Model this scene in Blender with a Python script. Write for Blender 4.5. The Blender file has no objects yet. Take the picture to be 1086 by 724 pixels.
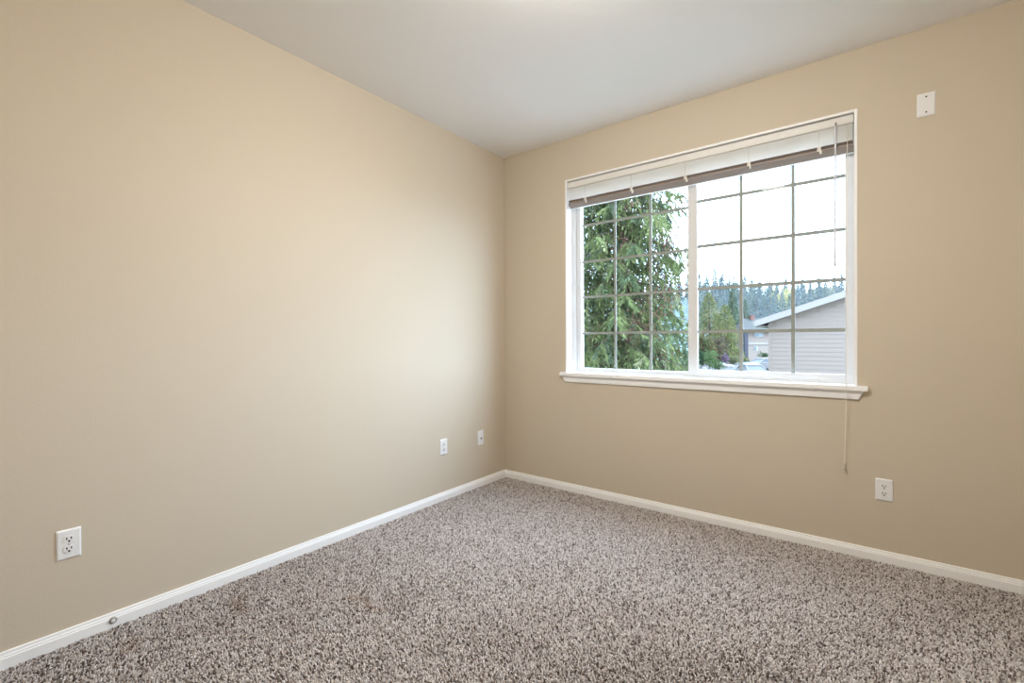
import bpy, bmesh, math, random
import numpy as np
from mathutils import Vector, Matrix

SC = bpy.context.scene
COL = SC.collection
PI = math.pi

# ------------------------------------------------------------------ camera
F, YAW, PITCH, ROLL = 490.894, 0.656302, -0.0049837, -0.0044546     # focal length in pixels of a 1086-wide frame
CAM = Vector((2.49305, -3.134, 1.18461))
_f = Vector((-math.sin(YAW)*math.cos(PITCH), math.cos(YAW)*math.cos(PITCH), math.sin(PITCH)))
_r0 = Vector((math.cos(YAW), math.sin(YAW), 0)); _u0 = _r0.cross(_f)
_r = _r0*math.cos(ROLL) + _u0*math.sin(ROLL); _u = -_r0*math.sin(ROLL) + _u0*math.cos(ROLL)
cd = bpy.data.cameras.new('camera'); cam = bpy.data.objects.new('camera', cd); COL.objects.link(cam)
cd.sensor_width = 36; cd.lens = F/1086*36; cd.clip_start = 0.02; cd.clip_end = 2000
m = Matrix((( _r.x, _u.x, -_f.x, CAM.x), (_r.y, _u.y, -_f.y, CAM.y), (_r.z, _u.z, -_f.z, CAM.z), (0, 0, 0, 1)))
cam.matrix_world = m
SC.camera = cam

# ------------------------------------------------------------------ light
SKY = 3.5          # overcast sky
GLOW = 2.45         # brighter sky lobe added to send more daylight indoors
LAMP = 134.0
w = bpy.data.worlds.new('overcast_sky'); SC.world = w; w.use_nodes = True
bg = w.node_tree.nodes['Background']; bg.inputs[0].default_value = (0.72, 0.94, 1.25, 1)
_n = w.node_tree.nodes; _l = w.node_tree.links
_tc = _n.new('ShaderNodeTexCoord'); _dp = _n.new('ShaderNodeVectorMath'); _dp.operation = 'DOT_PRODUCT'
_dp.inputs[1].default_value = Vector((0.70, 0.45, 0.60)).normalized()
_mr = _n.new('ShaderNodeMapRange'); _mr.interpolation_type = 'SMOOTHSTEP'
_mr.inputs['From Min'].default_value = 0.15; _mr.inputs['From Max'].default_value = 1.0
_mr.inputs['To Min'].default_value = SKY; _mr.inputs['To Max'].default_value = SKY*(1+GLOW)
_l.new(_tc.outputs['Generated'], _dp.inputs[0]); _l.new(_dp.outputs['Value'], _mr.inputs['Value']); _l.new(_mr.outputs['Result'], bg.inputs[1])
w.cycles.sampling_method = 'MANUAL'; w.cycles.sample_map_resolution = 256
pl = bpy.data.lights.new('window_daylight', 'AREA'); pl.shape = 'RECTANGLE'; pl.size = 1.9; pl.size_y = 1.6
pl.cycles.is_portal = True
po = bpy.data.objects.new('window_daylight', pl); COL.objects.link(po)
po.location = (1.53, 0.2, 1.67); po.rotation_euler = (-PI/2, 0, 0)   # portal: guides the sky's light through the opening
SC.view_settings.view_transform = 'Standard'; SC.view_settings.look = 'None'
SC.view_settings.gamma = 1; SC.view_settings.use_curve_mapping = False
SC.view_settings.exposure = 0.29
cy = SC.cycles
cy.use_denoising = True; cy.max_bounces = 14; cy.diffuse_bounces = 8; cy.glossy_bounces = 4
cy.transparent_max_bounces = 64; cy.transmission_bounces = 8; cy.volume_bounces = 0
cy.caustics_reflective = False; cy.caustics_refractive = False; cy.sample_clamp_indirect = 8

# ------------------------------------------------------------------ materials
def mat(name, col, rough=0.6, bump=0, bscale=200, spec=0.3, metal=0, var=0, vscale=6, emit=None):
    m = bpy.data.materials.new(name); m.use_nodes = True
    nt = m.node_tree; b = nt.nodes['Principled BSDF']
    b.inputs['Base Color'].default_value = (*col, 1); b.inputs['Roughness'].default_value = rough
    b.inputs['Specular IOR Level'].default_value = spec; b.inputs['Metallic'].default_value = metal
    tc = None
    if bump or var:
        tc = nt.nodes.new('ShaderNodeTexCoord')
    if bump:
        n = nt.nodes.new('ShaderNodeTexNoise'); n.inputs['Scale'].default_value = bscale; n.inputs['Detail'].default_value = 3
        nt.links.new(tc.outputs['Object'], n.inputs['Vector'])
        bm_ = nt.nodes.new('ShaderNodeBump'); bm_.inputs['Strength'].default_value = bump; bm_.inputs['Distance'].default_value = 0.002
        nt.links.new(n.outputs['Fac'], bm_.inputs['Height']); nt.links.new(bm_.outputs['Normal'], b.inputs['Normal'])
    if var:
        n = nt.nodes.new('ShaderNodeTexNoise'); n.inputs['Scale'].default_value = vscale; n.inputs['Detail'].default_value = 4
        nt.links.new(tc.outputs['Object'], n.inputs['Vector'])
        r = nt.nodes.new('ShaderNodeValToRGB')
        r.color_ramp.elements[0].position = 0.3; r.color_ramp.elements[1].position = 0.7
        r.color_ramp.elements[0].color = (*[c*(1-var) for c in col], 1)
        r.color_ramp.elements[1].color = (*[min(1, c*(1+var)) for c in col], 1)
        nt.links.new(n.outputs['Fac'], r.inputs['Fac']); nt.links.new(r.outputs['Color'], b.inputs['Base Color'])
    if emit:
        b.inputs['Emission Color'].default_value = (*emit[0], 1); b.inputs['Emission Strength'].default_value = emit[1]
    return m

def tint_mat(name, rough=1.0, transl=0.0):
    m = bpy.data.materials.new(name); m.use_nodes = True
    nt = m.node_tree; nt.nodes.clear()
    out = nt.nodes.new('ShaderNodeOutputMaterial'); a = nt.nodes.new('ShaderNodeAttribute'); a.attribute_name = 'tint'
    d = nt.nodes.new('ShaderNodeBsdfDiffuse'); d.inputs['Roughness'].default_value = 0.5
    nt.links.new(a.outputs['Color'], d.inputs['Color'])
    if transl:
        t = nt.nodes.new('ShaderNodeBsdfTranslucent'); nt.links.new(a.outputs['Color'], t.inputs['Color'])
        mx = nt.nodes.new('ShaderNodeMixShader'); mx.inputs[0].default_value = transl
        nt.links.new(d.outputs[0], mx.inputs[1]); nt.links.new(t.outputs[0], mx.inputs[2]); nt.links.new(mx.outputs[0], out.inputs[0])
    else:
        nt.links.new(d.outputs[0], out.inputs[0])
    return m

def glass_mat(name, tint, refl):
    m = bpy.data.materials.new(name); m.use_nodes = True
    nt = m.node_tree; nt.nodes.clear()
    out = nt.nodes.new('ShaderNodeOutputMaterial')
    t = nt.nodes.new('ShaderNodeBsdfTransparent'); t.inputs[0].default_value = (*tint, 1)
    g = nt.nodes.new('ShaderNodeBsdfGlossy'); g.inputs['Roughness'].default_value = 0.02
    mx = nt.nodes.new('ShaderNodeMixShader'); mx.inputs[0].default_value = refl
    nt.links.new(t.outputs[0], mx.inputs[1]); nt.links.new(g.outputs[0], mx.inputs[2]); nt.links.new(mx.outputs[0], out.inputs[0])
    return m

def transl_mat(name, col, f):
    m = mat(name, col, 0.45); nt = m.node_tree
    out = [n for n in nt.nodes if n.type == 'OUTPUT_MATERIAL'][0]; b = nt.nodes['Principled BSDF']
    t = nt.nodes.new('ShaderNodeBsdfTranslucent'); t.inputs[0].default_value = (*col, 1)
    mx = nt.nodes.new('ShaderNodeMixShader'); mx.inputs[0].default_value = f
    nt.links.new(b.outputs[0], mx.inputs[1]); nt.links.new(t.outputs[0], mx.inputs[2]); nt.links.new(mx.outputs[0], out.inputs[0])
    return m

M = {}
M['paint'] = mat('beige_wall_paint', (0.598, 0.524, 0.416), 0.75, bump=0.22, bscale=130, spec=0.2)
M['ceiling'] = mat('ceiling_paint', (0.86, 0.85, 0.83), 0.9, bump=0.25, bscale=90, spec=0.1)
M['trim'] = mat('white_trim_paint', (0.91, 0.91, 0.91), 0.4, spec=0.4)
M['vinyl'] = mat('white_vinyl', (0.68, 0.68, 0.68), 0.4, spec=0.4)
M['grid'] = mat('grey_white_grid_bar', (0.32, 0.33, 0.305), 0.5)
M['glass'] = glass_mat('window_glass', (0.985, 0.992, 0.988), 0.0025)
M['plate'] = mat('white_plastic', (0.83, 0.83, 0.83), 0.35, spec=0.5)
M['slot'] = mat('dark_slot', (0.03, 0.027, 0.025), 0.7)
M['screw'] = mat('dull_steel', (0.45, 0.42, 0.38), 0.4, metal=0.8)
M['brass'] = mat('nickel_jack', (0.35, 0.33, 0.3), 0.35, metal=0.9)
M['slat'] = transl_mat('white_blind_slat', (0.94, 0.93, 0.91), 0.5)
M['rail'] = mat('blind_rail_taupe', (0.29, 0.24, 0.21), 0.5)  # shade under the white blind, put into the colour of rail and last slats
M['headrail'] = mat('blind_rail_white', (0.74, 0.72, 0.68), 0.4)
M['cord'] = mat('white_cord', (0.78, 0.74, 0.67), 0.8)
M['wand'] = mat('milky_wand_plastic', (0.66, 0.66, 0.69), 0.3)
M['hook'] = mat('dark_hook', (0.06, 0.055, 0.05), 0.5)
M['base'] = mat('carpet_backing', (0.20, 0.165, 0.145), 1.0)
M['tuft'] = tint_mat('carpet_yarn')
M['leaf'] = tint_mat('leaf_blades', transl=0.3)
M['bark'] = mat('brown_bark', (0.10, 0.07, 0.05), 0.9, bump=0.6, bscale=20, var=0.3)
M['lamp_shade'] = mat('frosted_lamp_shade', (0.8, 0.75, 0.68), 0.4, emit=((1.0, 0.955, 0.89), LAMP))
M['lamp_base'] = mat('lamp_pan_white', (0.75, 0.74, 0.72), 0.4)

# ------------------------------------------------------------------ mesh helpers
class MB:
    def __init__(s): s.v = []; s.f = []
    def add(s, vs, fs):
        o = len(s.v); s.v += [tuple(v) for v in vs]; s.f += [tuple(i+o for i in f) for f in fs]; return s
    def box(s, x0, x1, y0, y1, z0, z1):
        return s.add([(x0,y0,z0),(x1,y0,z0),(x1,y1,z0),(x0,y1,z0),(x0,y0,z1),(x1,y0,z1),(x1,y1,z1),(x0,y1,z1)],
                     [(0,3,2,1),(4,5,6,7),(0,1,5,4),(1,2,6,5),(2,3,7,6),(3,0,4,7)])
    def prism(s, prof, axis, a, b):
        """profile of (p,q) pairs swept along axis from a to b; axis 'x': (y,z), 'y': (x,z), 'z': (x,y)"""
        def P(p, q, t): return {'x': (t,p,q), 'y': (p,t,q), 'z': (p,q,t)}[axis]
        n = len(prof)
        vs = [P(p,q,a) for p,q in prof] + [P(p,q,b) for p,q in prof]
        fs = [(i,(i+1)%n,n+(i+1)%n,n+i) for i in range(n)] + [tuple(range(n))[::-1], tuple(range(n,2*n))]
        return s.add(vs, fs)
    def tube(s, pts, rad, n=8, cap=True):
        pts = [Vector(p) for p in pts]; rad = rad if hasattr(rad, '__len__') else [rad]*len(pts)
        vs = []; up = None
        for i, p in enumerate(pts):
            t = (pts[min(i+1,len(pts)-1)] - pts[max(i-1,0)]).normalized()
            a = t.cross(Vector((0,0,1)) if abs(t.z) < 0.9 else Vector((1,0,0))).normalized()
            if up is not None and a.dot(up) < 0: a = -a
            up = a; b = t.cross(a)
            vs += [p + (a*math.cos(2*PI*k/n) + b*math.sin(2*PI*k/n))*rad[i] for k in range(n)]
        fs = []
        for i in range(len(pts)-1):
            fs += [(i*n+k, i*n+(k+1)%n, (i+1)*n+(k+1)%n, (i+1)*n+k) for k in range(n)]
        if cap: fs += [tuple(range(n))[::-1], tuple(range((len(pts)-1)*n, len(pts)*n))]
        return s.add(vs, fs)
    def lathe(s, prof, c, axis='z', n=32):
        vs = []
        for r, h in prof:
            for k in range(n):
                a = 2*PI*k/n; x, y = r*math.cos(a), r*math.sin(a)
                vs.append({'z': (c[0]+x,c[1]+y,c[2]+h), 'x': (c[0]+h,c[1]+x,c[2]+y), 'y': (c[0]+x,c[1]+h,c[2]+y)}[axis])
        fs = []
        for i in range(len(prof)-1):
            fs += [(i*n+k, i*n+(k+1)%n, (i+1)*n+(k+1)%n, (i+1)*n+k) for k in range(n)]
        fs += [tuple(range(n))[::-1], tuple(range((len(prof)-1)*n, len(prof)*n))]
        return s.add(vs, fs)
    def build(s, name, mt, parent=None, bevel=0, smooth=False, seg=2):
        me = bpy.data.meshes.new(name); me.from_pydata(s.v, [], s.f); me.update()
        bm = bmesh.new(); bm.from_mesh(me)
        bmesh.ops.recalc_face_normals(bm, faces=bm.faces[:])
        if bevel:
            es = [e for e in bm.edges if len(e.link_faces) == 2 and e.calc_face_angle(0) > 0.5]
            bmesh.ops.bevel(bm, geom=es, offset=bevel, segments=seg, affect='EDGES', clamp_overlap=True)
        bm.to_mesh(me); bm.free()
        if smooth:
            for p in me.polygons: p.use_smooth = True
        me.materials.append(mt)
        o = bpy.data.objects.new(name, me); COL.objects.link(o)
        if parent:
            o.parent = parent; o.location = -parent.location if parent.parent is None else (0,0,0)
        return o

def tag(o, label=None, cat=None, group=None, kind=None):
    if label: o['label'] = label
    if cat: o['category'] = cat
    if group: o['group'] = group
    if kind: o['kind'] = kind
    return o
def empty(name, loc=(0,0,0)):
    o = bpy.data.objects.new(name, None); COL.objects.link(o); o.location = loc; o.empty_display_size = 0.1; return o
def struct(o, label, cat):
    return tag(o, label, cat, kind='structure')
def copy_tree(o, parent=None):
    c = o.copy(); COL.objects.link(c)
    if parent: c.parent = parent
    for ch in [k for k in bpy.data.objects if k.parent == o]: copy_tree(ch, c)
    return c
def at(px, py, D):
    """the point of the place seen at that pixel of the photograph, D metres ahead of the lens plane"""
    return CAM + (_f + _r*((px-543)/F) + _u*((362-py)/F))*D

# ------------------------------------------------------------------ room shell
H = 2.745; X1 = 3.45; Y0 = -3.75
WX0, WX1, WZ0, WZ1 = 0.612, 2.446, 0.905, 2.424        # hole in the window wall
b = MB().box(-0.12, 0, Y0-0.12, 0.15, -0.05, H+0.1)
struct(b.build('wall_left', M['paint']), 'plain beige painted wall with two outlets and a jack plate', 'wall')
b = MB().box(0, WX0, 0, 0.15, -0.05, H+0.1).box(WX1, X1+0.12, 0, 0.15, -0.05, H+0.1)
b.box(WX0, WX1, 0, 0.15, -0.05, WZ0).box(WX0, WX1, 0, 0.15, WZ1, H+0.1)
struct(b.build('wall_back', M['paint']), 'beige painted wall around the window', 'wall')
struct(MB().box(X1, X1+0.12, Y0-0.12, 0, -0.05, H+0.1).build('wall_right', M['paint']), 'beige wall out of view beyond the window wall', 'wall')
struct(MB().box(0, X1, Y0-0.12, Y0, -0.05, H+0.1).build('wall_front', M['paint']), 'beige wall behind the viewer', 'wall')
struct(MB().box(0, X1, Y0, 0, H, H+0.1).build('ceiling', M['ceiling']), 'off-white flat ceiling', 'ceiling')
struct(MB().box(0, X1, Y0, 0, -0.06, -0.012).build('floor', M['base']), 'floor under the taupe carpet', 'floor')
# baseboards with a stepped top
BB = 0.0577
prof = [(0,-0.012),(0.013,-0.012),(0.013,BB*0.62),(0.0105,BB*0.66),(0.0105,BB*0.76),(0.008,BB*0.82),(0.007,BB*0.97),(0.005,BB),(0,BB)]
def bb(name, label, axis, a, c, flip, off):
    p = [((off + (-x if flip else x)), z) for x, z in prof]
    struct(MB().prism(p, axis, a, c).build(name, M['trim']), label, 'baseboard')
bb('baseboard_left', 'white stepped baseboard along the left wall', 'y', Y0, 0, False, 0)
bb('baseboard_back', 'white stepped baseboard below the window wall', 'x', 0.0, X1, True, 0)
bb('baseboard_right', 'white baseboard along the unseen wall', 'y', Y0, 0, True, X1)

# ------------------------------------------------------------------ carpet pile
def tufts():
    rng = np.random.default_rng(4)
    sp = 0.0066
    xs = np.arange(0.012, X1-0.012, sp); ys = np.arange(-3.0, -0.012, sp)
    gx, gy = np.meshgrid(xs, ys); gx = gx.ravel(); gy = gy.ravel(); n = len(gx)
    gx = gx + rng.uniform(-.45, .45, n)*sp; gy = gy + rng.uniform(-.45, .45, n)*sp
    # low-frequency pile lean (tread and vacuum marks)
    def lf(fr, seed):
        r = np.random.default_rng(seed); v = np.zeros(n)
        for _ in range(7):
            kx, ky = r.normal(0, fr, 2); v += np.sin(kx*gx + ky*gy + r.uniform(0, 6.28))
        return v/2.6
    lx = 0.0021*lf(5, 1) + rng.normal(0, 0.0020, n); ly = 0.0021*lf(5, 2) + rng.normal(0, 0.0020, n)
    h = 0.0105 + 0.0004*lf(9, 3) + rng.normal(0, 0.0010, n)
    a0 = rng.uniform(0, 6.28, n); tw = rng.uniform(0.3, 1.0, n)
    rb = rng.uniform(0.0031, 0.0041, n); rt = rb*rng.uniform(0.75, 1.05, n)
    V = np.zeros((n, 6, 3))
    for k in range(3):
        an = a0 + k*2*PI/3
        V[:, k, 0] = gx + rb*np.cos(an); V[:, k, 1] = gy + rb*np.sin(an); V[:, k, 2] = -0.012
        an = an + tw
        V[:, 3+k, 0] = gx + lx + rt*np.cos(an); V[:, 3+k, 1] = gy + ly + rt*np.sin(an)
        V[:, 3+k, 2] = -0.012 + h + rng.normal(0, 0.001, n)
    V[:, :, 0] = np.clip(V[:, :, 0], 0.0125, X1-0.0125); V[:, :, 1] = np.minimum(V[:, :, 1], -0.0125)
    base = np.arange(n)[:, None]*6
    q = np.array([[0,1,4,3],[1,2,5,4],[2,0,3,5]])
    quads = (base[:, :, None] + q[None]).reshape(-1, 4); tris = base + np.array([[3,4,5]])
    me = bpy.data.meshes.new('carpet_pile')
    me.vertices.add(n*6); me.vertices.foreach_set('co', V.reshape(-1).astype(np.float32))
    lo = np.concatenate([quads.ravel(), tris.ravel()]).astype(np.int32)
    st = np.concatenate([np.arange(len(quads))*4, len(quads)*4 + np.arange(n)*3]).astype(np.int32)
    me.loops.add(len(lo)); me.loops.foreach_set('vertex_index', lo)
    me.polygons.add(len(st)); me.polygons.foreach_set('loop_start', st)
    me.update(calc_edges=True); me.validate()
    pal = np.array([[.73,.675,.645],[.665,.61,.575],[.565,.505,.47],[.45,.39,.36],[.275,.225,.20],[.125,.095,.085],[.79,.745,.73]])
    ci = rng.choice(len(pal), n, p=[.20,.19,.17,.13,.14,.10,.07])
    c = pal[ci]*rng.uniform(.80, 1.02, (n, 1))
    for x0, x1, yc, rx in ((.60, .80, -1.885, .035), (.18, .24, -2.63, .05), (.20, .30, -2.24, .05)):      # old brown stains
        d = np.hypot(gx - np.clip(gx, x0, x1), gy - yc - .015*np.sin(gx*40))
        k = np.clip(1 - d/rx, 0, 1)[:, None]*rng.uniform(.3, 1, (n, 1)); c = c*(1 - k*np.array([.32, .45, .55]))
    C4 = np.ones((n, 6, 4), np.float32); C4[:, :, :3] = c[:, None, :]
    at_ = me.color_attributes.new('tint', 'FLOAT_COLOR', 'POINT'); at_.data.foreach_set('color', C4.ravel())
    me.materials.append(M['tuft'])
    o = bpy.data.objects.new('carpet_pile', me); COL.objects.link(o)
    tag(o, 'speckled taupe and brown cut-pile carpet covering the floor', 'carpet', kind='stuff')
tufts()

# ------------------------------------------------------------------ window
win = struct(empty('window_1', (1.53, 0.1, 0.93)), 'white vinyl slider window with white grid bars and deep sill', 'window')
LX0, LX1, LZ1, SZ = 0.625, 2.432, 2.411, 0.924
b = MB().box(WX0, LX0, -0.004, 0.078, SZ, WZ1).box(LX1, WX1, -0.004, 0.078, SZ, WZ1).box(LX0, LX1, -0.004, 0.078, LZ1, WZ1)
b.build('window_casing', M['trim'], win, bevel=0.0015)
b = MB()      # main frame ring and the stepped stop of the fixed light
def ring(b, x0, x1, z0, z1, wl, wr, wb, wt, y0, y1):
    b.box(x0, x0+wl, y0, y1, z0, z1).box(x1-wr, x1, y0, y1, z0, z1).box(x0+wl, x1-wr, y0, y1, z0, z0+wb).box(x0+wl, x1-wr, y0, y1, z1-wt, z1)
ring(b, LX0-0.008, LX1+0.008, SZ-0.01, LZ1+0.008, 0.042, 0.020, 0.022, 0.05, 0.078, 0.15)
b.build('window_frame', M['vinyl'], win, bevel=0.0015)
b = MB(); ring(b, 0.659, 1.56, 0.936, 2.37, 0.038, 0.03, 0.020, 0.035, 0.092, 0.138)
b.build('fixed_light_frame', M['vinyl'], win, bevel=0.002)
sash = MB(); ring(sash, 1.525, 2.420, 0.936, 2.37, 0.060, 0.031, 0.040, 0.045, 0.080, 0.110)
sash = sash.build('sliding_sash', M['vinyl'], win, bevel=0.002)
def child(o, parent):
    o.parent = parent; o.location = (0,0,0); return o
g = MB().box(0.69, 1.54, 0.108, 0.110, 0.945, 2.35).box(0.69, 1.54, 0.122, 0.124, 0.945, 2.35)
g.build('window_pane', M['glass'], win)
b = MB()
for x in (0.9775, 1.2515): b.box(x-0.009, x+0.009, 0.113, 0.119, 0.945, 2.35)
for z in (1.229, 1.513, 1.790, 2.078): b.box(0.69, 1.54, 0.1135, 0.1185, z-0.009, z+0.009)
b.build('window_grid', M['grid'], win)
g = MB().box(1.58, 2.395, 0.086, 0.088, 0.965, 2.35).box(1.58, 2.395, 0.100, 0.102, 0.965, 2.35)
g = child(g.build('window_pane', M['glass']), sash)
b = MB()
for x in (1.851, 2.1355): b.box(x-0.010, x+0.010, 0.091, 0.097, 0.965, 2.35)
for z in (1.229, 1.515, 1.799, 2.101): b.box(1.58, 2.395, 0.0915, 0.0965, z-0.0105, z+0.0105)
child(b.build('window_grid', M['grid']), sash)
sill = MB().box(0.572, 2.492, -0.034, 0.0, 0.897, SZ).box(WX0, WX1, 0.0, 0.08, 0.897, SZ)
sill.build('window_sill', M['trim'], win, bevel=0.003)
b = MB().add([(0.586,0,0.897),(2.474,0,0.897),(2.452,0,0.850),(0.606,0,0.850),
              (0.586,-0.017,0.897),(2.474,-0.017,0.897),(2.452,-0.012,0.850),(0.606,-0.012,0.850)],
             [(0,3,2,1),(4,5,6,7),(0,1,5,4),(1,2,6,5),(2,3,7,6),(3,0,4,7)])
b.build('window_apron', M['trim'], win, bevel=0.002)

# ------------------------------------------------------------------ raised blind
bl = tag(empty('window_blind', (1.53, 0.03, 2.40)), 'white horizontal blind raised to the top of the window', 'blind')
BX0, BX1 = 0.631, 2.428
MB().box(BX0, BX1, 0.006, 0.058, 2.358, 2.403).build('headrail', M['headrail'], bl, bevel=0.003)
b = MB()
NS = 16
for i in range(NS):       # thin curved slats gathered in a stack, front lips turned down
    z = 2.3555 - i*0.0056
    top = [(0.007, z-0.0062), (0.0078, z-0.0034), (0.011, z-0.0012)] + [(0.011+0.020*t/5, z-0.0012 + 0.0016*math.sin(PI*t/5)) for t in range(1, 6)]
    b.prism(top + [(y+0.0004, q-0.0008) for y, q in top[::-1]], 'x', BX0+0.003, BX1-0.003)
b.build('slat_stack', M['slat'], bl)
b = MB()
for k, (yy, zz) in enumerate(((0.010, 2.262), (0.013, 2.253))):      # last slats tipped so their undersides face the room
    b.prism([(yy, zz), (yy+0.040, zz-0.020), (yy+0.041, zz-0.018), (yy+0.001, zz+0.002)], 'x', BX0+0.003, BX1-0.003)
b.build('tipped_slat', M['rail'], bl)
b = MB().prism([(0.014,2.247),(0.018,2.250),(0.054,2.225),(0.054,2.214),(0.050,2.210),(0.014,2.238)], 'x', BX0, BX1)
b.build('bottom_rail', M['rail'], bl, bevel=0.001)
MB().box(BX0, BX1, 0.050, 0.058, 2.205, 2.222).build('rail_edge', M['slat'], bl, bevel=0.001)
for x in (0.783, 1.154, 1.531, 1.912, 2.272):
    t = MB().box(x-0.0015, x+0.0015, 0.0035, 0.005, 2.245, 2.36).box(x-0.009, x+0.009, 0.004, 0.012, 2.240, 2.262)
    t.lathe([(0.002,0.0),(0.006,-0.004),(0.007,-0.016),(0.003,-0.022)], (x+0.008, 0.008, 2.243), 'z', 12)
    t.build('ladder_cord', M['cord'], bl)
wd = MB().tube([(2.349,-0.004,2.355),(2.347,-0.008,1.60)], 0.0050, 8).build('tilt_wand', M['wand'], bl)
child(MB().tube([(2.350,0.006,2.368),(2.350,-0.006,2.372),(2.349,-0.006,2.350)], 0.003, 6).build('wand_hook', M['hook']), wd)
child(MB().lathe([(0.003,0),(0.0055,-0.004),(0.0055,-0.018),(0.003,-0.022)], (2.347,-0.008,1.60), 'z', 10).build('wand_tip', M['grid']), wd)
cdn = MB().tube([(2.402,0.004,2.37),(2.402,-0.004,2.32),(2.400,-0.012,1.6),(2.398,-0.036,0.95),(2.397,-0.038,0.90),(2.392,-0.030,0.62),(2.388,-0.022,0.50)], 0.0017, 6)
cdn = cdn.build('lift_cord', M['cord'], bl)
child(MB().lathe([(0.002,0.0),(0.005,-0.006),(0.006,-0.030),(0.004,-0.036)], (2.388,-0.022,0.50), 'z', 12).build('cord_tassel', M['paint']), cdn)

# ------------------------------------------------------------------ wall plates (built facing -y at the origin, then turned)
def plate_body(wd_, hg):
    p = MB(); a, c = wd_/2, hg/2
    p.add([(-a,0,-c),(a,0,-c),(a,0,c),(-a,0,c),(-a,-0.003,-c),(a,-0.003,-c),(a,-0.003,c),(-a,-0.003,c),
           (-a+.005,-0.0065,-c+.005),(a-.005,-0.0065,-c+.005),(a-.005,-0.0065,c-.005),(-a+.005,-0.0065,c-.005)],
          [(0,1,2,3),(0,4,5,1),(1,5,6,2),(2,6,7,3),(3,7,4,0),(4,8,9,5),(5,9,10,6),(6,10,11,7),(7,11,8,4),(8,11,10,9)])
    return p
def place(root, loc, rz):
    root.location = loc; root.rotation_euler = (0,0,rz)
def outlet(loc, rz, label):
    root = tag(empty('electrical_outlet'), label, 'outlet', 'white duplex outlets')
    child(plate_body(0.073, 0.1155).build('cover_plate', M['plate'], bevel=0.0008), root)
    for s in (1, -1):
        r = []
        for k in range(24):
            a = 2*PI*k/24; r.append((0.0172*math.cos(a), s*0.0195 + max(-0.0135, min(0.0135, 0.0172*math.sin(a)))))
        f = child(MB().prism(r, 'y', -0.0085, -0.006).build('receptacle', M['plate'], bevel=0.0006), root)
        sl = MB().box(-0.0084,-0.0048,-0.0089,-0.008, s*0.0195-0.0012, s*0.0195+0.0088).box(0.0048,0.0082,-0.0089,-0.008, s*0.0195-0.0004, s*0.0195+0.0086)
        sl.lathe([(0.0037,-0.0089),(0.0037,-0.008)], (0,0,s*0.0195-0.0072), 'y', 12)
        child(sl.build('plug_slot', M['slot']), f)
    child(MB().lathe([(0.0012,-0.0082),(0.0026,-0.0075),(0.0028,-0.0065)], (0,0,0), 'y', 12).build('screw', M['screw']), root)
    place(root, loc, rz); return root
outlet((0, -2.761, 0.389), PI/2, 'white duplex outlet low on the left wall nearest the viewer, well away from the corner')
outlet((0, -0.735, 0.390), PI/2, 'white duplex outlet on the left wall beside the jack plate near the corner')
outlet((2.558, 0, 0.380), 0, 'white duplex outlet on the window wall, below and right of the sill')
jk = tag(empty('jack_plate'), 'white jack plate with one dark socket, nearest the room corner', 'jack plate')
child(plate_body(0.071, 0.118).build('cover_plate', M['plate'], bevel=0.0008), jk)
s_ = child(MB().lathe([(0.0065,-0.0062),(0.0065,-0.009),(0.0045,-0.009),(0.0045,-0.014),(0.0015,-0.014)], (0,0,-0.004), 'y', 16).build('socket', M['brass']), jk)
child(MB().lathe([(0.006,-0.0147),(0.006,-0.0140)], (0,0,-0.004), 'y', 12).build('socket_hole', M['slot']), s_)
for z in (0.042, -0.042): child(MB().lathe([(0.0012,-0.0078),(0.003,-0.0072),(0.003,-0.0062)], (0,0,z), 'y', 12).build('screw', M['plate']), jk)
place(jk, (0, -0.323, 0.388), PI/2)
bp = tag(empty('blank_plate'), 'blank white plate with two screws, high on the wall right of the window', 'blank plate')
child(plate_body(0.070, 0.1165).build('cover_plate', M['plate'], bevel=0.0008), bp)
for z in (0.0385, -0.0385): child(MB().lathe([(0.0015,-0.0085),(0.0040,-0.0075),(0.0042,-0.0062)], (0,0,z), 'y', 12).build('screw', M['hook']), bp)
place(bp, (2.724, 0, 2.358), 0)
# cap on the baseboard
ds = tag(empty('baseboard_cap', (0.013, -2.631, 0.028)), 'small round white cap fixed to the baseboard below the nearest outlet', 'cap')
MB().lathe([(0.0130,0.0),(0.0130,0.002),(0.0115,0.004),(0.0095,0.004),(0.0090,0.001),(0.002,0.001)], (0.013,-2.631,0.028), 'x', 24).build('ring', M['screw'], ds)
MB().lathe([(0.0082,0.0012),(0.0075,0.005),(0.003,0.006)], (0.013,-2.631,0.028), 'x', 16).build('button', M['plate'], ds)

# ------------------------------------------------------------------ ceiling light (just above the picture)
LP = (1.74, -1.80)
cl = tag(empty('ceiling_light', (LP[0], LP[1], H)), 'round frosted dome ceiling light, lit warm', 'ceiling light')
MB().lathe([(0.175,0.0),(0.175,-0.014),(0.165,-0.020)], (LP[0],LP[1],H), 'z', 40).build('pan', M['lamp_base'], cl)
MB().lathe([(0.160,-0.016),(0.166,-0.034),(0.155,-0.062),(0.122,-0.090),(0.070,-0.108),(0.012,-0.113)], (LP[0],LP[1],H), 'z', 40).build('shade', M['lamp_shade'], cl, smooth=True)
MB().lathe([(0.010,-0.112),(0.010,-0.120),(0.004,-0.126)], (LP[0],LP[1],H), 'z', 16).build('finial', M['lamp_base'], cl)

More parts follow.
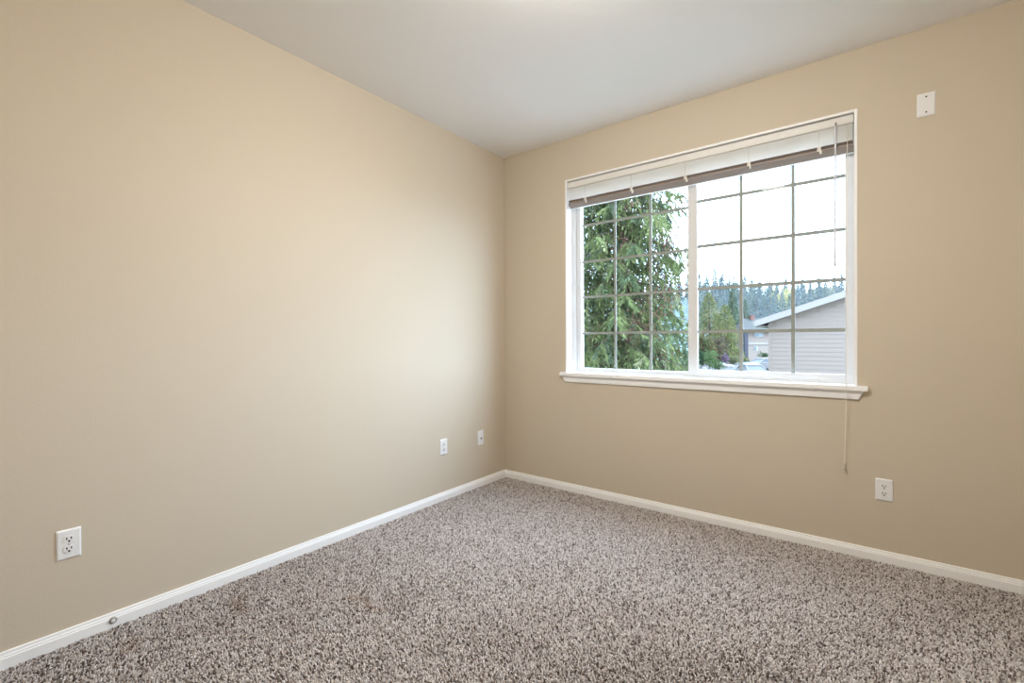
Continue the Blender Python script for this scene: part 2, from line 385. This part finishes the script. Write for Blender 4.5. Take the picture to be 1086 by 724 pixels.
# ------------------------------------------------------------------ outside
GZ = -2.6
M['lawn'] = mat('grass_ground', (0.06, 0.085, 0.035), 0.95, var=0.35, vscale=0.6)
M['asphalt'] = mat('pale_pavement', (0.075, 0.07, 0.064), 0.9, var=0.12, vscale=1.0)
M['concrete'] = mat('light_concrete', (0.11, 0.10, 0.09), 0.9, var=0.1, vscale=2.0)
M['hill'] = mat('hillside_soil', (0.045, 0.07, 0.06), 1.0, var=0.3, vscale=0.05)
M['siding'] = mat('mauve_grey_siding', (0.265, 0.207, 0.173), 0.7)
M['rake'] = mat('white_fascia', (0.31, 0.27, 0.25), 0.6)
M['soffit'] = mat('grey_soffit', (0.24, 0.20, 0.175), 0.8)
M['roof'] = mat('grey_green_shingle', (0.05, 0.05, 0.044), 0.9, var=0.25, vscale=3)
M['brick'] = mat('red_brick', (0.20, 0.10, 0.085), 0.9, var=0.2, vscale=10)
M['pane'] = mat('house_window_glass', (0.10, 0.14, 0.15), 0.1, spec=0.6)
M['curtain'] = mat('window_curtain', (0.30, 0.32, 0.33), 0.6)
M['door'] = mat('dark_door', (0.05, 0.05, 0.065), 0.6)
M['carwhite'] = mat('white_car_paint', (0.125, 0.115, 0.108), 0.35, spec=0.3)
M['carglass'] = mat('car_glass', (0.05, 0.055, 0.06), 0.3, spec=0.2)
M['tyre'] = mat('tyre_rubber', (0.02, 0.02, 0.02), 0.8)
M['hub'] = mat('hub_metal', (0.3, 0.3, 0.3), 0.4, metal=0.7)
M['lampred'] = mat('tail_lamp', (0.25, 0.02, 0.02), 0.3)
M['rock'] = mat('grey_rock', (0.25, 0.245, 0.24), 0.9, bump=0.8, bscale=6, var=0.25)

def gquad(name, pts, z, mt, label, cat, th=0.1):
    n = len(pts)
    MBv = MB().add([(x,y,z) for x,y in pts] + [(x,y,z-th) for x,y in pts],
                   [tuple(range(n)), tuple(range(n,2*n))[::-1]] + [(i,n+i,n+(i+1)%n,(i+1)%n) for i in range(n)])
    return struct(MBv.build(name, mt), label, cat)
gquad('ground', [(-90,0.3),(60,0.3),(60,150),(-160,150)], GZ, M['lawn'], 'grass ground below the window', 'ground')
M['drive'] = mat('pale_concrete_drive', (0.42, 0.40, 0.37), 0.9, var=0.08, vscale=1.5)
gquad('driveway', [(0.4,0.6),(16,0.6),(16,20.5),(0.4,20.5)], GZ+0.03, M['drive'], 'pale concrete driveway below the window', 'driveway', 0.06)  # added out of view to throw daylight up onto the ceiling
def far(px, D): p = at(px, 362, D); return (p.x, p.y)
gquad('parking_lot', [far(700,36), far(960,36), far(960,70), far(700,70)], GZ+0.03, M['asphalt'], 'pale paved lot where the cars stand', 'pavement', 0.06)
gquad('walkway', [far(650,67.5), far(905,67.5), far(905,70.5), far(650,70.5)], GZ+0.10, M['concrete'], 'light concrete strip behind the cars', 'pavement', 0.1)

# ---- foliage: curved leaf blades, one tint per blade
def blades(name, P, D, L, Wd, Ct, mt, parent=None, seed=0):
    rng = np.random.default_rng(seed); n = len(P)
    D = D/np.linalg.norm(D, axis=1)[:, None]
    S = np.cross(D, rng.normal(0, 1, (n, 3))); S /= np.linalg.norm(S, axis=1)[:, None]
    N = np.cross(D, S)
    L = L[:, None]; Wd = Wd[:, None]
    V = np.zeros((n, 6, 3))
    V[:, 0] = P
    V[:, 1] = P + D*L*.35 + S*Wd*.5 + N*L*.04; V[:, 2] = P + D*L*.35 - S*Wd*.5 + N*L*.04
    V[:, 3] = P + D*L*.75 + S*Wd*.36 + N*L*.02; V[:, 4] = P + D*L*.75 - S*Wd*.36 + N*L*.02
    V[:, 5] = P + D*L - N*L*.06
    base = (np.arange(n)*6)[:, None]
    tri = np.concatenate([base+np.array([[0,1,2]]), base+np.array([[3,5,4]])]); quad = base+np.array([[1,3,4,2]])
    me = bpy.data.meshes.new(name)
    me.vertices.add(n*6); me.vertices.foreach_set('co', V.reshape(-1).astype(np.float32))
    lo = np.concatenate([quad.ravel(), tri.ravel()]).astype(np.int32)
    st = np.concatenate([np.arange(n)*4, n*4+np.arange(2*n)*3]).astype(np.int32)
    me.loops.add(len(lo)); me.loops.foreach_set('vertex_index', lo)
    me.polygons.add(len(st)); me.polygons.foreach_set('loop_start', st)
    me.update(calc_edges=True)
    C4 = np.ones((n, 6, 4), np.float32); C4[:, :, :3] = Ct[:, None, :]
    a = me.color_attributes.new('tint', 'FLOAT_COLOR', 'POINT'); a.data.foreach_set('color', C4.ravel())
    me.materials.append(mt)
    o = bpy.data.objects.new(name, me); COL.objects.link(o)
    if parent: child(o, parent)
    return o
def colours(rng, n, pal, p, jit=0.2):
    return np.array(pal)[rng.choice(len(pal), n, p=p)]*rng.uniform(1-jit, 1+jit, (n, 1))

def conifer(name, label, cat, loc, h, rad, pal, pp, seed, nb=90, per=26, leaf=0.35, droop=0.35, z0=0.08, group=None, shape=0.9):
    """a trunk with whorls of drooping boughs, each carrying blades"""
    rng = np.random.default_rng(seed); root = tag(empty(name, loc), label, cat, group)
    P, D = [], []
    for i in range(nb):
        t = z0 + (1-z0)*((i+rng.uniform(0, 1))/nb)**0.9; z = h*t
        R = rad*(1-t)**shape*rng.uniform(.65, 1.12) + 0.03*rad; a = i*2.4 + rng.uniform(-.5, .5)
        ca, sa = math.cos(a), math.sin(a)
        s = np.sqrt(rng.uniform(0.02, 1, per))
        px = s*R; lat = rng.normal(0, .16, per)*R*(1.1-s*.6)
        P.append(np.stack([px*ca - lat*sa, px*sa + lat*ca, z - droop*R*s**1.6 + rng.normal(0, .03, per)*R], 1))
        D.append(np.stack([ca*.6 - lat/R*sa + rng.normal(0, .35, per), sa*.6 + lat/R*ca + rng.normal(0, .35, per), -0.55 + rng.normal(0, .35, per)], 1))
    P = np.concatenate(P); D = np.concatenate(D); n = len(P)
    L = leaf*rng.uniform(.6, 1.3, n)*(0.45 + 0.55*(1-np.clip(P[:, 2]/h, 0, 1))); 
    blades('foliage', P, D, L, L*rng.uniform(.22, .40, n), colours(rng, n, pal, pp), M['leaf'], root, seed)
    t = MB().tube([(0,0,-0.1),(0.02*rad,0,h*.35),(0,0.02*rad,h*.7),(0,0,h*.99)], [0.022*h,.016*h,.009*h,.002*h], 8)
    child(t.build('trunk', M['bark'], smooth=True), root)
    return root

def shrub(name, label, cat, loc, w_, h, pal, pp, seed, n=900, leaf=0.18, group=None, lumps=7):
    rng = np.random.default_rng(seed); root = tag(empty(name, loc), label, cat, group)
    c = np.stack([rng.uniform(-.32, .32, lumps)*w_, rng.uniform(-.32, .32, lumps)*w_, rng.uniform(.35, .72, lumps)*h], 1); c[0] = (0, 0, .5*h)
    k = rng.integers(0, lumps, n); d = rng.normal(0, 1, (n, 3)); d /= np.linalg.norm(d, axis=1)[:, None]
    r = rng.uniform(.55, 1.0, n)[:, None]
    P = c[k] + d*r*np.array([w_*.27, w_*.27, h*.32]); P[:, 2] = np.clip(P[:, 2], 0.03*h, h)
    D = d + rng.normal(0, .6, (n, 3)); L = leaf*rng.uniform(.6, 1.3, n)
    blades('foliage', P, D, L, L*rng.uniform(.35, .6, n), colours(rng, n, pal, pp), M['leaf'], root, seed)
    st = MB().tube([(0,0,-.05), (.02*h,0,.25*h), (0,.02*h,.6*h)], [.03*h, .02*h, .008*h], 6)
    child(st.build('stem', M['bark']), root)
    return root

# ---- the big cedar close to the glass
def cedar():
    rng = np.random.default_rng(11)
    p = at(657, 362, 9.0); root = tag(empty('cedar_tree', (p.x, p.y, GZ)), 'large drooping green cedar filling the left half of the window', 'tree')
    h = 11.5; P, D, C, LL = [], [], [], []; br = []
    green = [[.125,.148,.062],[.165,.190,.078],[.085,.108,.055],[.105,.130,.080],[.215,.23,.105],[.25,.25,.14]]
    gp = [.27,.23,.20,.14,.10,.06]
    nb = 250
    for i in range(nb):
        z = 1.3 + (h-1.5)*(i+rng.uniform(0, 1))/nb
        R = (1.62*(1-z/h)**0.4)*rng.uniform(.72, 1.08) + .08
        a = i*2.39996 + rng.uniform(-.4, .4); ca, sa = math.cos(a), math.sin(a)
        def pt(s): return np.array([R*s*ca, R*s*sa, z + R*(0.10*s - 0.42*s*s + 0.12*s**4)])
        br.append((abs(z-4.6), [tuple(pt(s)) for s in (0, .3, .6, .85, 1)]))
        ns = max(4, int(R*11))
        for j in range(ns):
            s = (j+rng.uniform(.2, 1))/ns
            if s < .12: continue
            for sd in (-1, 1):
                b0 = pt(min(s, 1)); ln = rng.uniform(.20, .46)*(1.15-.45*s)
                out = np.array([-sa, ca, 0])*sd*rng.uniform(.25, .7) + np.array([ca, sa, 0])*rng.uniform(.1, .5) + np.array([0, 0, -rng.uniform(.5, 1.1)])
                out /= np.linalg.norm(out)
                col = colours(rng, 1, green, gp, .15)[0]
                m_ = 13
                u = np.linspace(.05, 1, m_)[:, None]
                pts = b0 + out*ln*u + np.array([0, 0, -1])*ln*.25*u*u
                P.append(pts)
                side = np.cross(out, rng.normal(0, 1, 3)); side /= np.linalg.norm(side)
                sg = np.where(np.arange(m_) % 2 == 0, 1, -1)[:, None]
                D.append(out + side*sg*rng.uniform(.5, .9) + np.array([0, 0, -.35]) + rng.normal(0, .15, (m_, 3)))
                C.append(np.tile(col, (m_, 1))*rng.uniform(.8, 1.25, (m_, 1))); LL.append(np.full(m_, .11)*rng.uniform(.6, 1.2, m_))
    P = np.concatenate(P); D = np.concatenate(D); C = np.concatenate(C); L = np.concatenate(LL)
    blades('foliage', P, D, L, L*.36, C, M['leaf'], root, 5)
    # russet cone clusters in toward the trunk
    pc, dc = [], []
    aim = math.atan2(CAM.y-p.y, CAM.x-p.x)
    for _ in range(30):
        z = rng.uniform(3.3, 7.0); a = aim + rng.uniform(-.6, 1.5); r = rng.uniform(.55, .98)*1.62*(1-z/h)**0.5
        c0 = np.array([r*math.cos(a), r*math.sin(a), z]); m_ = 55
        pc.append(c0 + rng.normal(0, 1, (m_, 3))*np.array([.13, .13, .085])); dc.append(rng.normal(0, 1, (m_, 3)) + np.array([0, 0, -.6]))
    pc = np.concatenate(pc); dc = np.concatenate(dc); n = len(pc)
    blades('cone_cluster', pc, dc, rng.uniform(.03, .065, n), rng.uniform(.018, .03, n), colours(rng, n, [[.13,.065,.045],[.18,.10,.075],[.09,.05,.035]], [.4,.35,.25]), M['leaf'], root, 6)
    child(MB().tube([(0,0,-.1),(.03,0,3),(.0,.04,6),(.02,0,9),(0,0,h)], [.19,.15,.11,.06,.01], 10).build('trunk', M['bark'], smooth=True), root)
    br.sort(key=lambda q: q[0]); rest = MB()
    for k, (_, pts) in enumerate(br):
        q = (MB() if k < 100 else rest).tube(pts, [.022,.016,.010,.006,.003], 5)
        if k < 100: child(q.build('bough', M['bark']), root)
    tag(child(rest.build('upper_boughs', M['bark']), root), kind='stuff')
cedar()

# ---- neighbouring building with the sloping rake
def neighbour():
    YW = at(815, 362, 22).y                  # gable wall plane, parallel to our own window wall
    def on(px, py, y):
        d = at(px, py, 1) - CAM; t = (y - CAM.y)/d.y; return CAM + d*t
    xl = on(815.5, 362, YW).x
    e0 = on(800, 340.5, YW-0.4); e1 = on(897, 308.3, YW-0.4)
    sl = (e1.z-e0.z)/(e1.x-e0.x); xr = 2*5.2 - xl; xm = 5.2
    def zt(x): return e0.z + sl*((x if x < xm else 2*xm-x) - e0.x)
    root = tag(empty('neighbour_building', (xm, YW+5, GZ)), 'mauve-grey lap-sided building with a white sloping roof edge at right', 'building')
    b = MB(); lap = 0.197; z = GZ
    fth = 0.34
    zc = zt(xl) - fth                        # wall height at the corner
    while z < zt(xm) - fth:                  # clapboard courses, each tilted out at its foot
        z2 = min(z+lap, zt(xm)-fth)
        xa = xl if z2 <= zc else xl + (z2-zc)/sl
        xb = xr if z2 <= zc else xr - (z2-zc)/sl
        if xb - xa > .05: b.add([(xa,YW-.016,z),(xb,YW-.016,z),(xb,YW,z2),(xa,YW,z2),(xa,YW+.06,z),(xb,YW+.06,z),(xb,YW+.06,z2),(xa,YW+.06,z2)],
              [(0,1,2,3),(0,4,5,1),(7,6,5,4),(3,2,6,7),(0,3,7,4),(1,5,6,2)])
        z = z2
    b.build('clapboard_siding', M['siding'], root)
    b = MB().add([(xl,YW+.02,GZ),(xr,YW+.02,GZ),(xr,YW+.02,zc+.1),(xm,YW+.02,zt(xm)-fth+.1),(xl,YW+.02,zc+.1),
                  (xl,YW+10,GZ),(xr,YW+10,GZ),(xr,YW+10,zc+.1),(xm,YW+10,zt(xm)-fth+.1),(xl,YW+10,zc+.1)],
                 [(0,1,2,3,4),(9,8,7,6,5),(0,5,6,1),(1,6,7,2),(2,7,8,3),(3,8,9,4),(4,9,5,0)])
    b.build('wall', M['siding'], root)
    MB().box(xl-.02, xl+.09, YW-.035, YW+.1, GZ, zc+.02).build('corner_board', M['siding'], root)
    ex = e0.x
    def slab(x0, x1, y0, y1, top, bot):
        return MB().add([(x0,y0,zt(x0)+top),(x1,y0,zt(x1)+top),(x1,y0,zt(x1)+bot),(x0,y0,zt(x0)+bot),
                         (x0,y1,zt(x0)+top),(x1,y1,zt(x1)+top),(x1,y1,zt(x1)+bot),(x0,y1,zt(x0)+bot)],
                        [(0,1,2,3),(7,6,5,4),(0,4,5,1),(3,2,6,7),(0,3,7,4),(1,5,6,2)])
    for x0, x1 in ((ex, xm), (xm, 2*xm-ex)):
        slab(x0, x1, YW-.42, YW+10.4, 0.03, -.07).build('roof_slope', M['roof'], root)
        slab(x0, x1, YW-.46, YW-.40, 0.02, -.27).build('rake_board', M['rake'], root)
        slab(x0, x1, YW-.40, YW, -.25, -.27).build('soffit', M['soffit'], root)
    MB().box(ex-.10, ex+.02, YW-.40, YW+10.3, zt(ex)-.18, zt(ex)-.02).build('gutter', M['rake'], root)
    MB().box(ex, xl, YW-.36, YW+10, zt(xl)-fth-.12, zt(xl)-fth-.09).build('eave_soffit', M['soffit'], root)
neighbour()

# ---- the far two-storey house
def far_house():
    D = 76; p0 = at(786, 362, D); p1 = at(850, 362, D)
    ax = (p1-p0); ax.z = 0; W_ = ax.length; ax.normalize(); ay = Vector((-ax.y, ax.x, 0))
    root = tag(empty('far_house', (p0.x, p0.y, GZ)), 'pale two-storey house with a grey-green roof beyond the parked cars', 'house')
    root.rotation_euler = (0, 0, math.atan2(ax.y, ax.x))
    s = D/F
    def X(px): return (px-786)*s
    def Z(py): return CAM.z + (362-py)*s - GZ - 0.005*D*0
    ez = Z(353.5)
    child(MB().box(0, W_, 0, 9, 0, ez).build('wall', M['siding']), root)
    child(MB().box(X(782), W_+.6, -.95, -.75, ez-.25, ez+.10).build('gutter', M['rake']), root)
    child(MB().box(X(782), W_+.6, -.75, 9.7, ez-.05, ez+.06).build('soffit', M['soffit']), root)
    rz = Z(340)
    b = MB().add([(X(782),-.9,ez+.06),(W_+.6,-.9,ez+.06),(W_+.6,9.8,ez+.06),(X(782),9.8,ez+.06),(X(782)+3.0,4.4,rz),(W_-2,4.4,rz)],
                 [(0,1,5,4),(1,2,5),(2,3,4,5),(3,0,4),(0,3,2,1)])
    child(b.build('roof', M['roof']), root)
    child(MB().box(X(790.5), W_, -.12, 0, Z(369), Z(366.8)).build('floor_band', M['rake']), root)
    child(MB().box(X(787.5), X(791.2), -.7, -.2, 0, ez-.05).build('dark_post', M['door']), root)
    for (x0, x1, y0, y1) in ((799.5, 809.5, 361, 355.8), (799.5, 804, 375.5, 370.2), (824, 832, 361, 355.8)):
        f = child(MB().box(X(x0), X(x1), -.06, .02, Z(y0), Z(y1)).build('window', M['rake']), root)
        xm = (x0+x1)/2
        child(MB().box(X(x0)+.1, X(xm)-.04, -.08, 0, Z(y0)+.1, Z(y1)-.1).build('pane', M['pane']), f)
        child(MB().box(X(xm)+.04, X(x1)-.1, -.08, 0, Z(y0)+.1, Z(y1)-.1).build('pane', M['curtain']), f)
    ch = child(MB().box(X(808.5), X(812.5), 3.6, 4.4, ez, Z(337.5)).box(X(808.1), X(812.9), 3.55, 4.45, Z(337.5), Z(336.6)).build('chimney', M['brick']), root)
far_house()

# ---- cars
def car_proto(label):
    root = tag(empty('parked_car'), label, 'car')
    prof = [(-2.2,.45),(-2.22,.78),(-2.05,.95),(-1.55,1.0),(1.0,.98),(1.9,.82),(2.2,.66),(2.24,.42),(2.1,.26),(-2.1,.26)]
    b = MB(); n = len(prof); vs = []
    for y, k in ((-.84,.97),(-.78,1.0),(.78,1.0),(.84,.97)):
        vs += [(x*(k if abs(y) > .8 else 1), y, z if z < .8 or abs(y) < .8 else z-.04) for x, z in prof]
    fs = [tuple(range(n))[::-1], tuple(range(3*n, 4*n))]
    for j in range(3): fs += [(j*n+i, j*n+(i+1)%n, (j+1)*n+(i+1)%n, (j+1)*n+i) for i in range(n)]
    b.add(vs, fs); child(b.build('body', M['carwhite'], bevel=.03), root)
    def house(x0, x1, x2, x3, z0, z1, y0, y1):
        return MB().add([(x0,-y0,z0),(x3,-y0,z0),(x3,y0,z0),(x0,y0,z0),(x1,-y1,z1),(x2,-y1,z1),(x2,y1,z1),(x1,y1,z1)],
                        [(0,3,2,1),(4,5,6,7),(0,1,5,4),(1,2,6,5),(2,3,7,6),(3,0,4,7)])
    child(house(-1.75,-1.02,.28,1.12,.94,1.38,.76,.60).build('windows', M['carglass'], bevel=.02), root)
    child(house(-1.2,-.95,.22,.42,1.355,1.46,.645,.56).build('car_roof', M['carwhite'], bevel=.03), root)
    for sg in (-1, 1):
        for (xa, xb) in ((-1.75,-1.02), (-.28,-.30), (1.12,.28)):
            child(MB().tube([(xa, sg*.765, .94), (xb, sg*.61, 1.39)], .05, 6).build('roof_pillar', M['carwhite']), root)
    for x in (-1.35, 1.38):
        for y in (-.80, .80):
            wv = child(MB().lathe([(.2,-.10),(.31,-.10),(.335,-.06),(.335,.06),(.31,.10),(.2,.10)], (x,y,.335), 'y', 20).build('wheel', M['tyre']), root)
            child(MB().lathe([(.19,-.105),(.19,.105)], (x,y,.335), 'y', 16).build('hub', M['hub']), wv)
    for y in (-.62, .62): child(MB().box(-2.26,-2.16, y-.16, y+.16, .68, .84).build('tail_lamp', M['lampred'], bevel=.02), root)
    return root
c1 = car_proto('white parked car farther back, its roof just below the far house')
p = at(809, 362, 54); c1.location = (p.x, p.y, GZ+.03); c1.rotation_euler = (0, 0, YAW+PI+.25)
c2 = copy_tree(c1); tag(c2, 'white parked car in front of the other, only its roof above the sill', 'car')
p = at(798, 362, 41); c2.location = (p.x, p.y, GZ+.03); c2.rotation_euler = (0, 0, YAW-PI/2-.15)

# ---- trees and shrubs between the lot and the hill
mix = [[.155,.175,.075],[.20,.215,.09],[.10,.125,.062],[.26,.165,.085],[.24,.245,.11]]
dark = [[.075,.105,.07],[.10,.14,.085],[.125,.165,.10],[.15,.18,.10]]
def P3(px, D): q = at(px, 362, D); return (q.x, q.y, GZ)
conifer('conifer_tree', 'olive green pointed conifer beside the window centre post', 'tree', P3(752, 85), 12.3, 4.3, mix, [.3,.25,.2,.13,.12], 21, nb=130, per=38, leaf=.6, shape=.7)
conifer('conifer_tree', 'broad light green conifer between the olive one and the dark one', 'tree', P3(769, 74), 9.2, 3.3, mix, [.25,.3,.15,.1,.2], 22, nb=120, per=38, leaf=.55, shape=.62)
conifer('conifer_tree', 'tallest dark conifer just left of the far house', 'tree', P3(777, 80), 13.1, 2.4, dark, [.3,.3,.25,.15], 23, nb=120, per=34, leaf=.5)
conifer('conifer_tree', 'dark green conifer behind the left end of the roof edge', 'tree', P3(790, 95), 11.8, 3.2, dark, [.35,.3,.2,.15], 24, nb=100, per=30, leaf=.5)
shrub('autumn_tree', 'low rust and green leafy tree at the foot of the olive conifer', 'tree', P3(746, 65), 3.9, 5.3, [[.14,.085,.05],[.10,.12,.05],[.07,.10,.045],[.17,.14,.07]], [.3,.3,.25,.15], 31, n=1800, leaf=.38)
shrub('autumn_tree', 'small brownish tree just right of the rust one', 'tree', P3(759, 69), 2.8, 4.6, [[.12,.09,.065],[.09,.08,.05],[.15,.11,.08]], [.4,.35,.25], 32, n=700, leaf=.34)
shrub('shrub', 'dark green dense bush standing against the centre post', 'shrub', P3(743.5, 60), 2.0, 2.3, [[.045,.075,.045],[.06,.10,.05],[.03,.055,.035]], [.4,.35,.25], 33, n=900, leaf=.22)
shrub('shrub', 'bright green bush in front of the light green conifer', 'shrub', P3(752, 57), 1.9, 2.2, [[.10,.15,.06],[.14,.19,.085],[.07,.11,.045]], [.4,.35,.25], 34, n=800, leaf=.22)
shrub('shrub', 'round little green bush on the pale ground near the sill', 'shrub', P3(761, 54.5), 1.2, 1.25, [[.09,.14,.05],[.12,.17,.07],[.05,.09,.035]], [.4,.35,.25], 35, n=600, leaf=.17)
shrub('shrub', 'purple-leaved low bush among the rocks', 'shrub', P3(768.5, 64), 1.2, 1.75, [[.15,.10,.14],[.19,.14,.18],[.11,.07,.10]], [.4,.35,.25], 36, n=500, leaf=.18)
shrub('shrub', 'straw-yellow low bush right of the purple one', 'shrub', P3(778, 66.5), 1.9, 1.45, [[.20,.19,.11],[.16,.16,.085],[.11,.13,.06]], [.4,.35,.25], 37, n=800, leaf=.2)
shrub('shrub', 'green bush against the wall of the far house', 'shrub', P3(810.5, 72), 1.7, 1.75, [[.07,.10,.05],[.09,.125,.065],[.05,.075,.04]], [.4,.35,.25], 38, n=700, leaf=.2)
shrub('evergreen_shrub', 'dark evergreen shrub low behind the cedar, seen left of the centre post', 'shrub', P3(700, 14), 3.0, 4.6, dark, [.35,.3,.2,.15], 39, n=3500, leaf=.14)
def rock(loc, r, seed, label):
    rng = random.Random(seed); me = bpy.data.meshes.new('boulder'); bm = bmesh.new(); bmesh.ops.create_icosphere(bm, subdivisions=2, radius=r)
    for v in bm.verts: v.co = Vector((v.co.x*1.4, v.co.y, v.co.z*.65))*(1+rng.uniform(-.14, .14))
    bm.to_mesh(me); bm.free(); me.materials.append(M['rock'])
    o = bpy.data.objects.new('boulder', me); COL.objects.link(o); o.location = (loc[0], loc[1], loc[2]+r*.45); o.rotation_euler = (0,0,rng.uniform(0,6))
    tag(o, label, 'boulder')
rock(P3(773, 59), .42, 1, 'pale boulder between the little round bush and the parked cars')
rock(P3(747, 55.5), .28, 2, 'small pale boulder below the bright green bush')
rock(P3(765, 61.5), .5, 3, 'larger grey boulder behind the purple bush')

# ---- forested hill
def hill():
    b = MB(); N = 40; rows = [(120, -3.0), (160, 1.5), (210, 11), (260, 20), (300, 25.5), (340, 26.5), (420, 20)]
    for D, z in rows:
        for i in range(N+1):
            px = 380 + 720*i/N; q = at(px, 362, D); b.v.append((q.x, q.y, z + GZ*0 + 1.6*math.sin(px*.045+D*.02)*(D > 150)))
    for j in range(len(rows)-1):
        for i in range(N): a = j*(N+1)+i; b.f.append((a, a+1, a+N+2, a+N+1))
    o = b.build('hill', M['hill'], smooth=True); struct(o, 'wooded hillside across the whole view behind the houses', 'hill')
hill()
def hz(px, D):
    rows = [(120, -3.0), (160, 1.5), (210, 11), (260, 20), (300, 25.5), (340, 26.5)]
    z = np.interp(D, [r[0] for r in rows], [r[1] for r in rows]) + 1.6*math.sin(px*.045+D*.02)*(D > 150)
    q = at(px, 362, D); return (q.x, q.y, z-.6)
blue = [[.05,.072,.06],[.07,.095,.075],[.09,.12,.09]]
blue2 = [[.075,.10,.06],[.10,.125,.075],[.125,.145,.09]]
yel = [[.36,.31,.08],[.30,.28,.09],[.42,.34,.11]]
pale = [[.22,.21,.12],[.27,.235,.15],[.18,.185,.11]]
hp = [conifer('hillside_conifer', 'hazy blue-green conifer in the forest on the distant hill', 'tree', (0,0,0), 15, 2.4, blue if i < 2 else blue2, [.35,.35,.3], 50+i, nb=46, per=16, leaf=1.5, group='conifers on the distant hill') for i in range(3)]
dp = [shrub('hillside_broadleaf', 'pale autumn tree among the conifers on the distant hill', 'tree', (0,0,0), 4.8, 10, pale, [.4,.3,.3], 60, n=500, leaf=1.3, group='pale autumn trees on the distant hill'),
      shrub('hillside_broadleaf', 'yellow autumn tree on the distant hill above the neighbour roof edge', 'tree', (0,0,0), 4.8, 10, yel, [.4,.3,.3], 61, n=500, leaf=1.3, group='yellow autumn trees on the distant hill')]
rng = random.Random(8); used = {}
def put(proto, loc, sc):
    o = proto if proto.name not in used else copy_tree(proto); used[proto.name] = 1
    o.location = loc; o.scale = (sc, sc, sc*rng.uniform(.9, 1.15)); o.rotation_euler = (0, 0, rng.uniform(0, 6.28))
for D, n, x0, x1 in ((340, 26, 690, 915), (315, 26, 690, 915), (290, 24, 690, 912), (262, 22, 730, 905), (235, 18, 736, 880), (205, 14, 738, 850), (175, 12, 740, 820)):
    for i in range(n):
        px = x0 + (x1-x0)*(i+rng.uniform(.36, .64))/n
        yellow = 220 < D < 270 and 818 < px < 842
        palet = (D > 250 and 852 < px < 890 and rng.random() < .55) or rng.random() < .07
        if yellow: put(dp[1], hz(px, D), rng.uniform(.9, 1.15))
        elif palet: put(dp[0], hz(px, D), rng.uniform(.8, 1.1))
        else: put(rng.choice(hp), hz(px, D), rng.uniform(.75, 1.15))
# thin mist lying in front of the hill
mm = bpy.data.materials.new('mist'); mm.use_nodes = True; nt = mm.node_tree; nt.nodes.clear()
out = nt.nodes.new('ShaderNodeOutputMaterial'); vs = nt.nodes.new('ShaderNodeVolumeScatter')
vs.inputs['Color'].default_value = (0.86, 0.95, 1.0, 1); vs.inputs['Density'].default_value = 0.0012
nt.links.new(vs.outputs[0], out.inputs['Volume'])
a0, a1, b0, b1 = far(560, 100), far(1000, 100), far(560, 160), far(1000, 160)
zl, zh = -2.4, 20
mb = MB().add([(*a0,zl),(*a1,zl),(*b1,zl),(*b0,zl),(*a0,zh*.75),(*a1,zh*.75),(*b1,zh),(*b0,zh)], [(0,3,2,1),(4,5,6,7),(0,1,5,4),(1,2,6,5),(2,3,7,6),(3,0,4,7)])
tag(mb.build('mist', mm), 'thin pale mist hanging in front of the wooded hill', 'mist', kind='stuff')
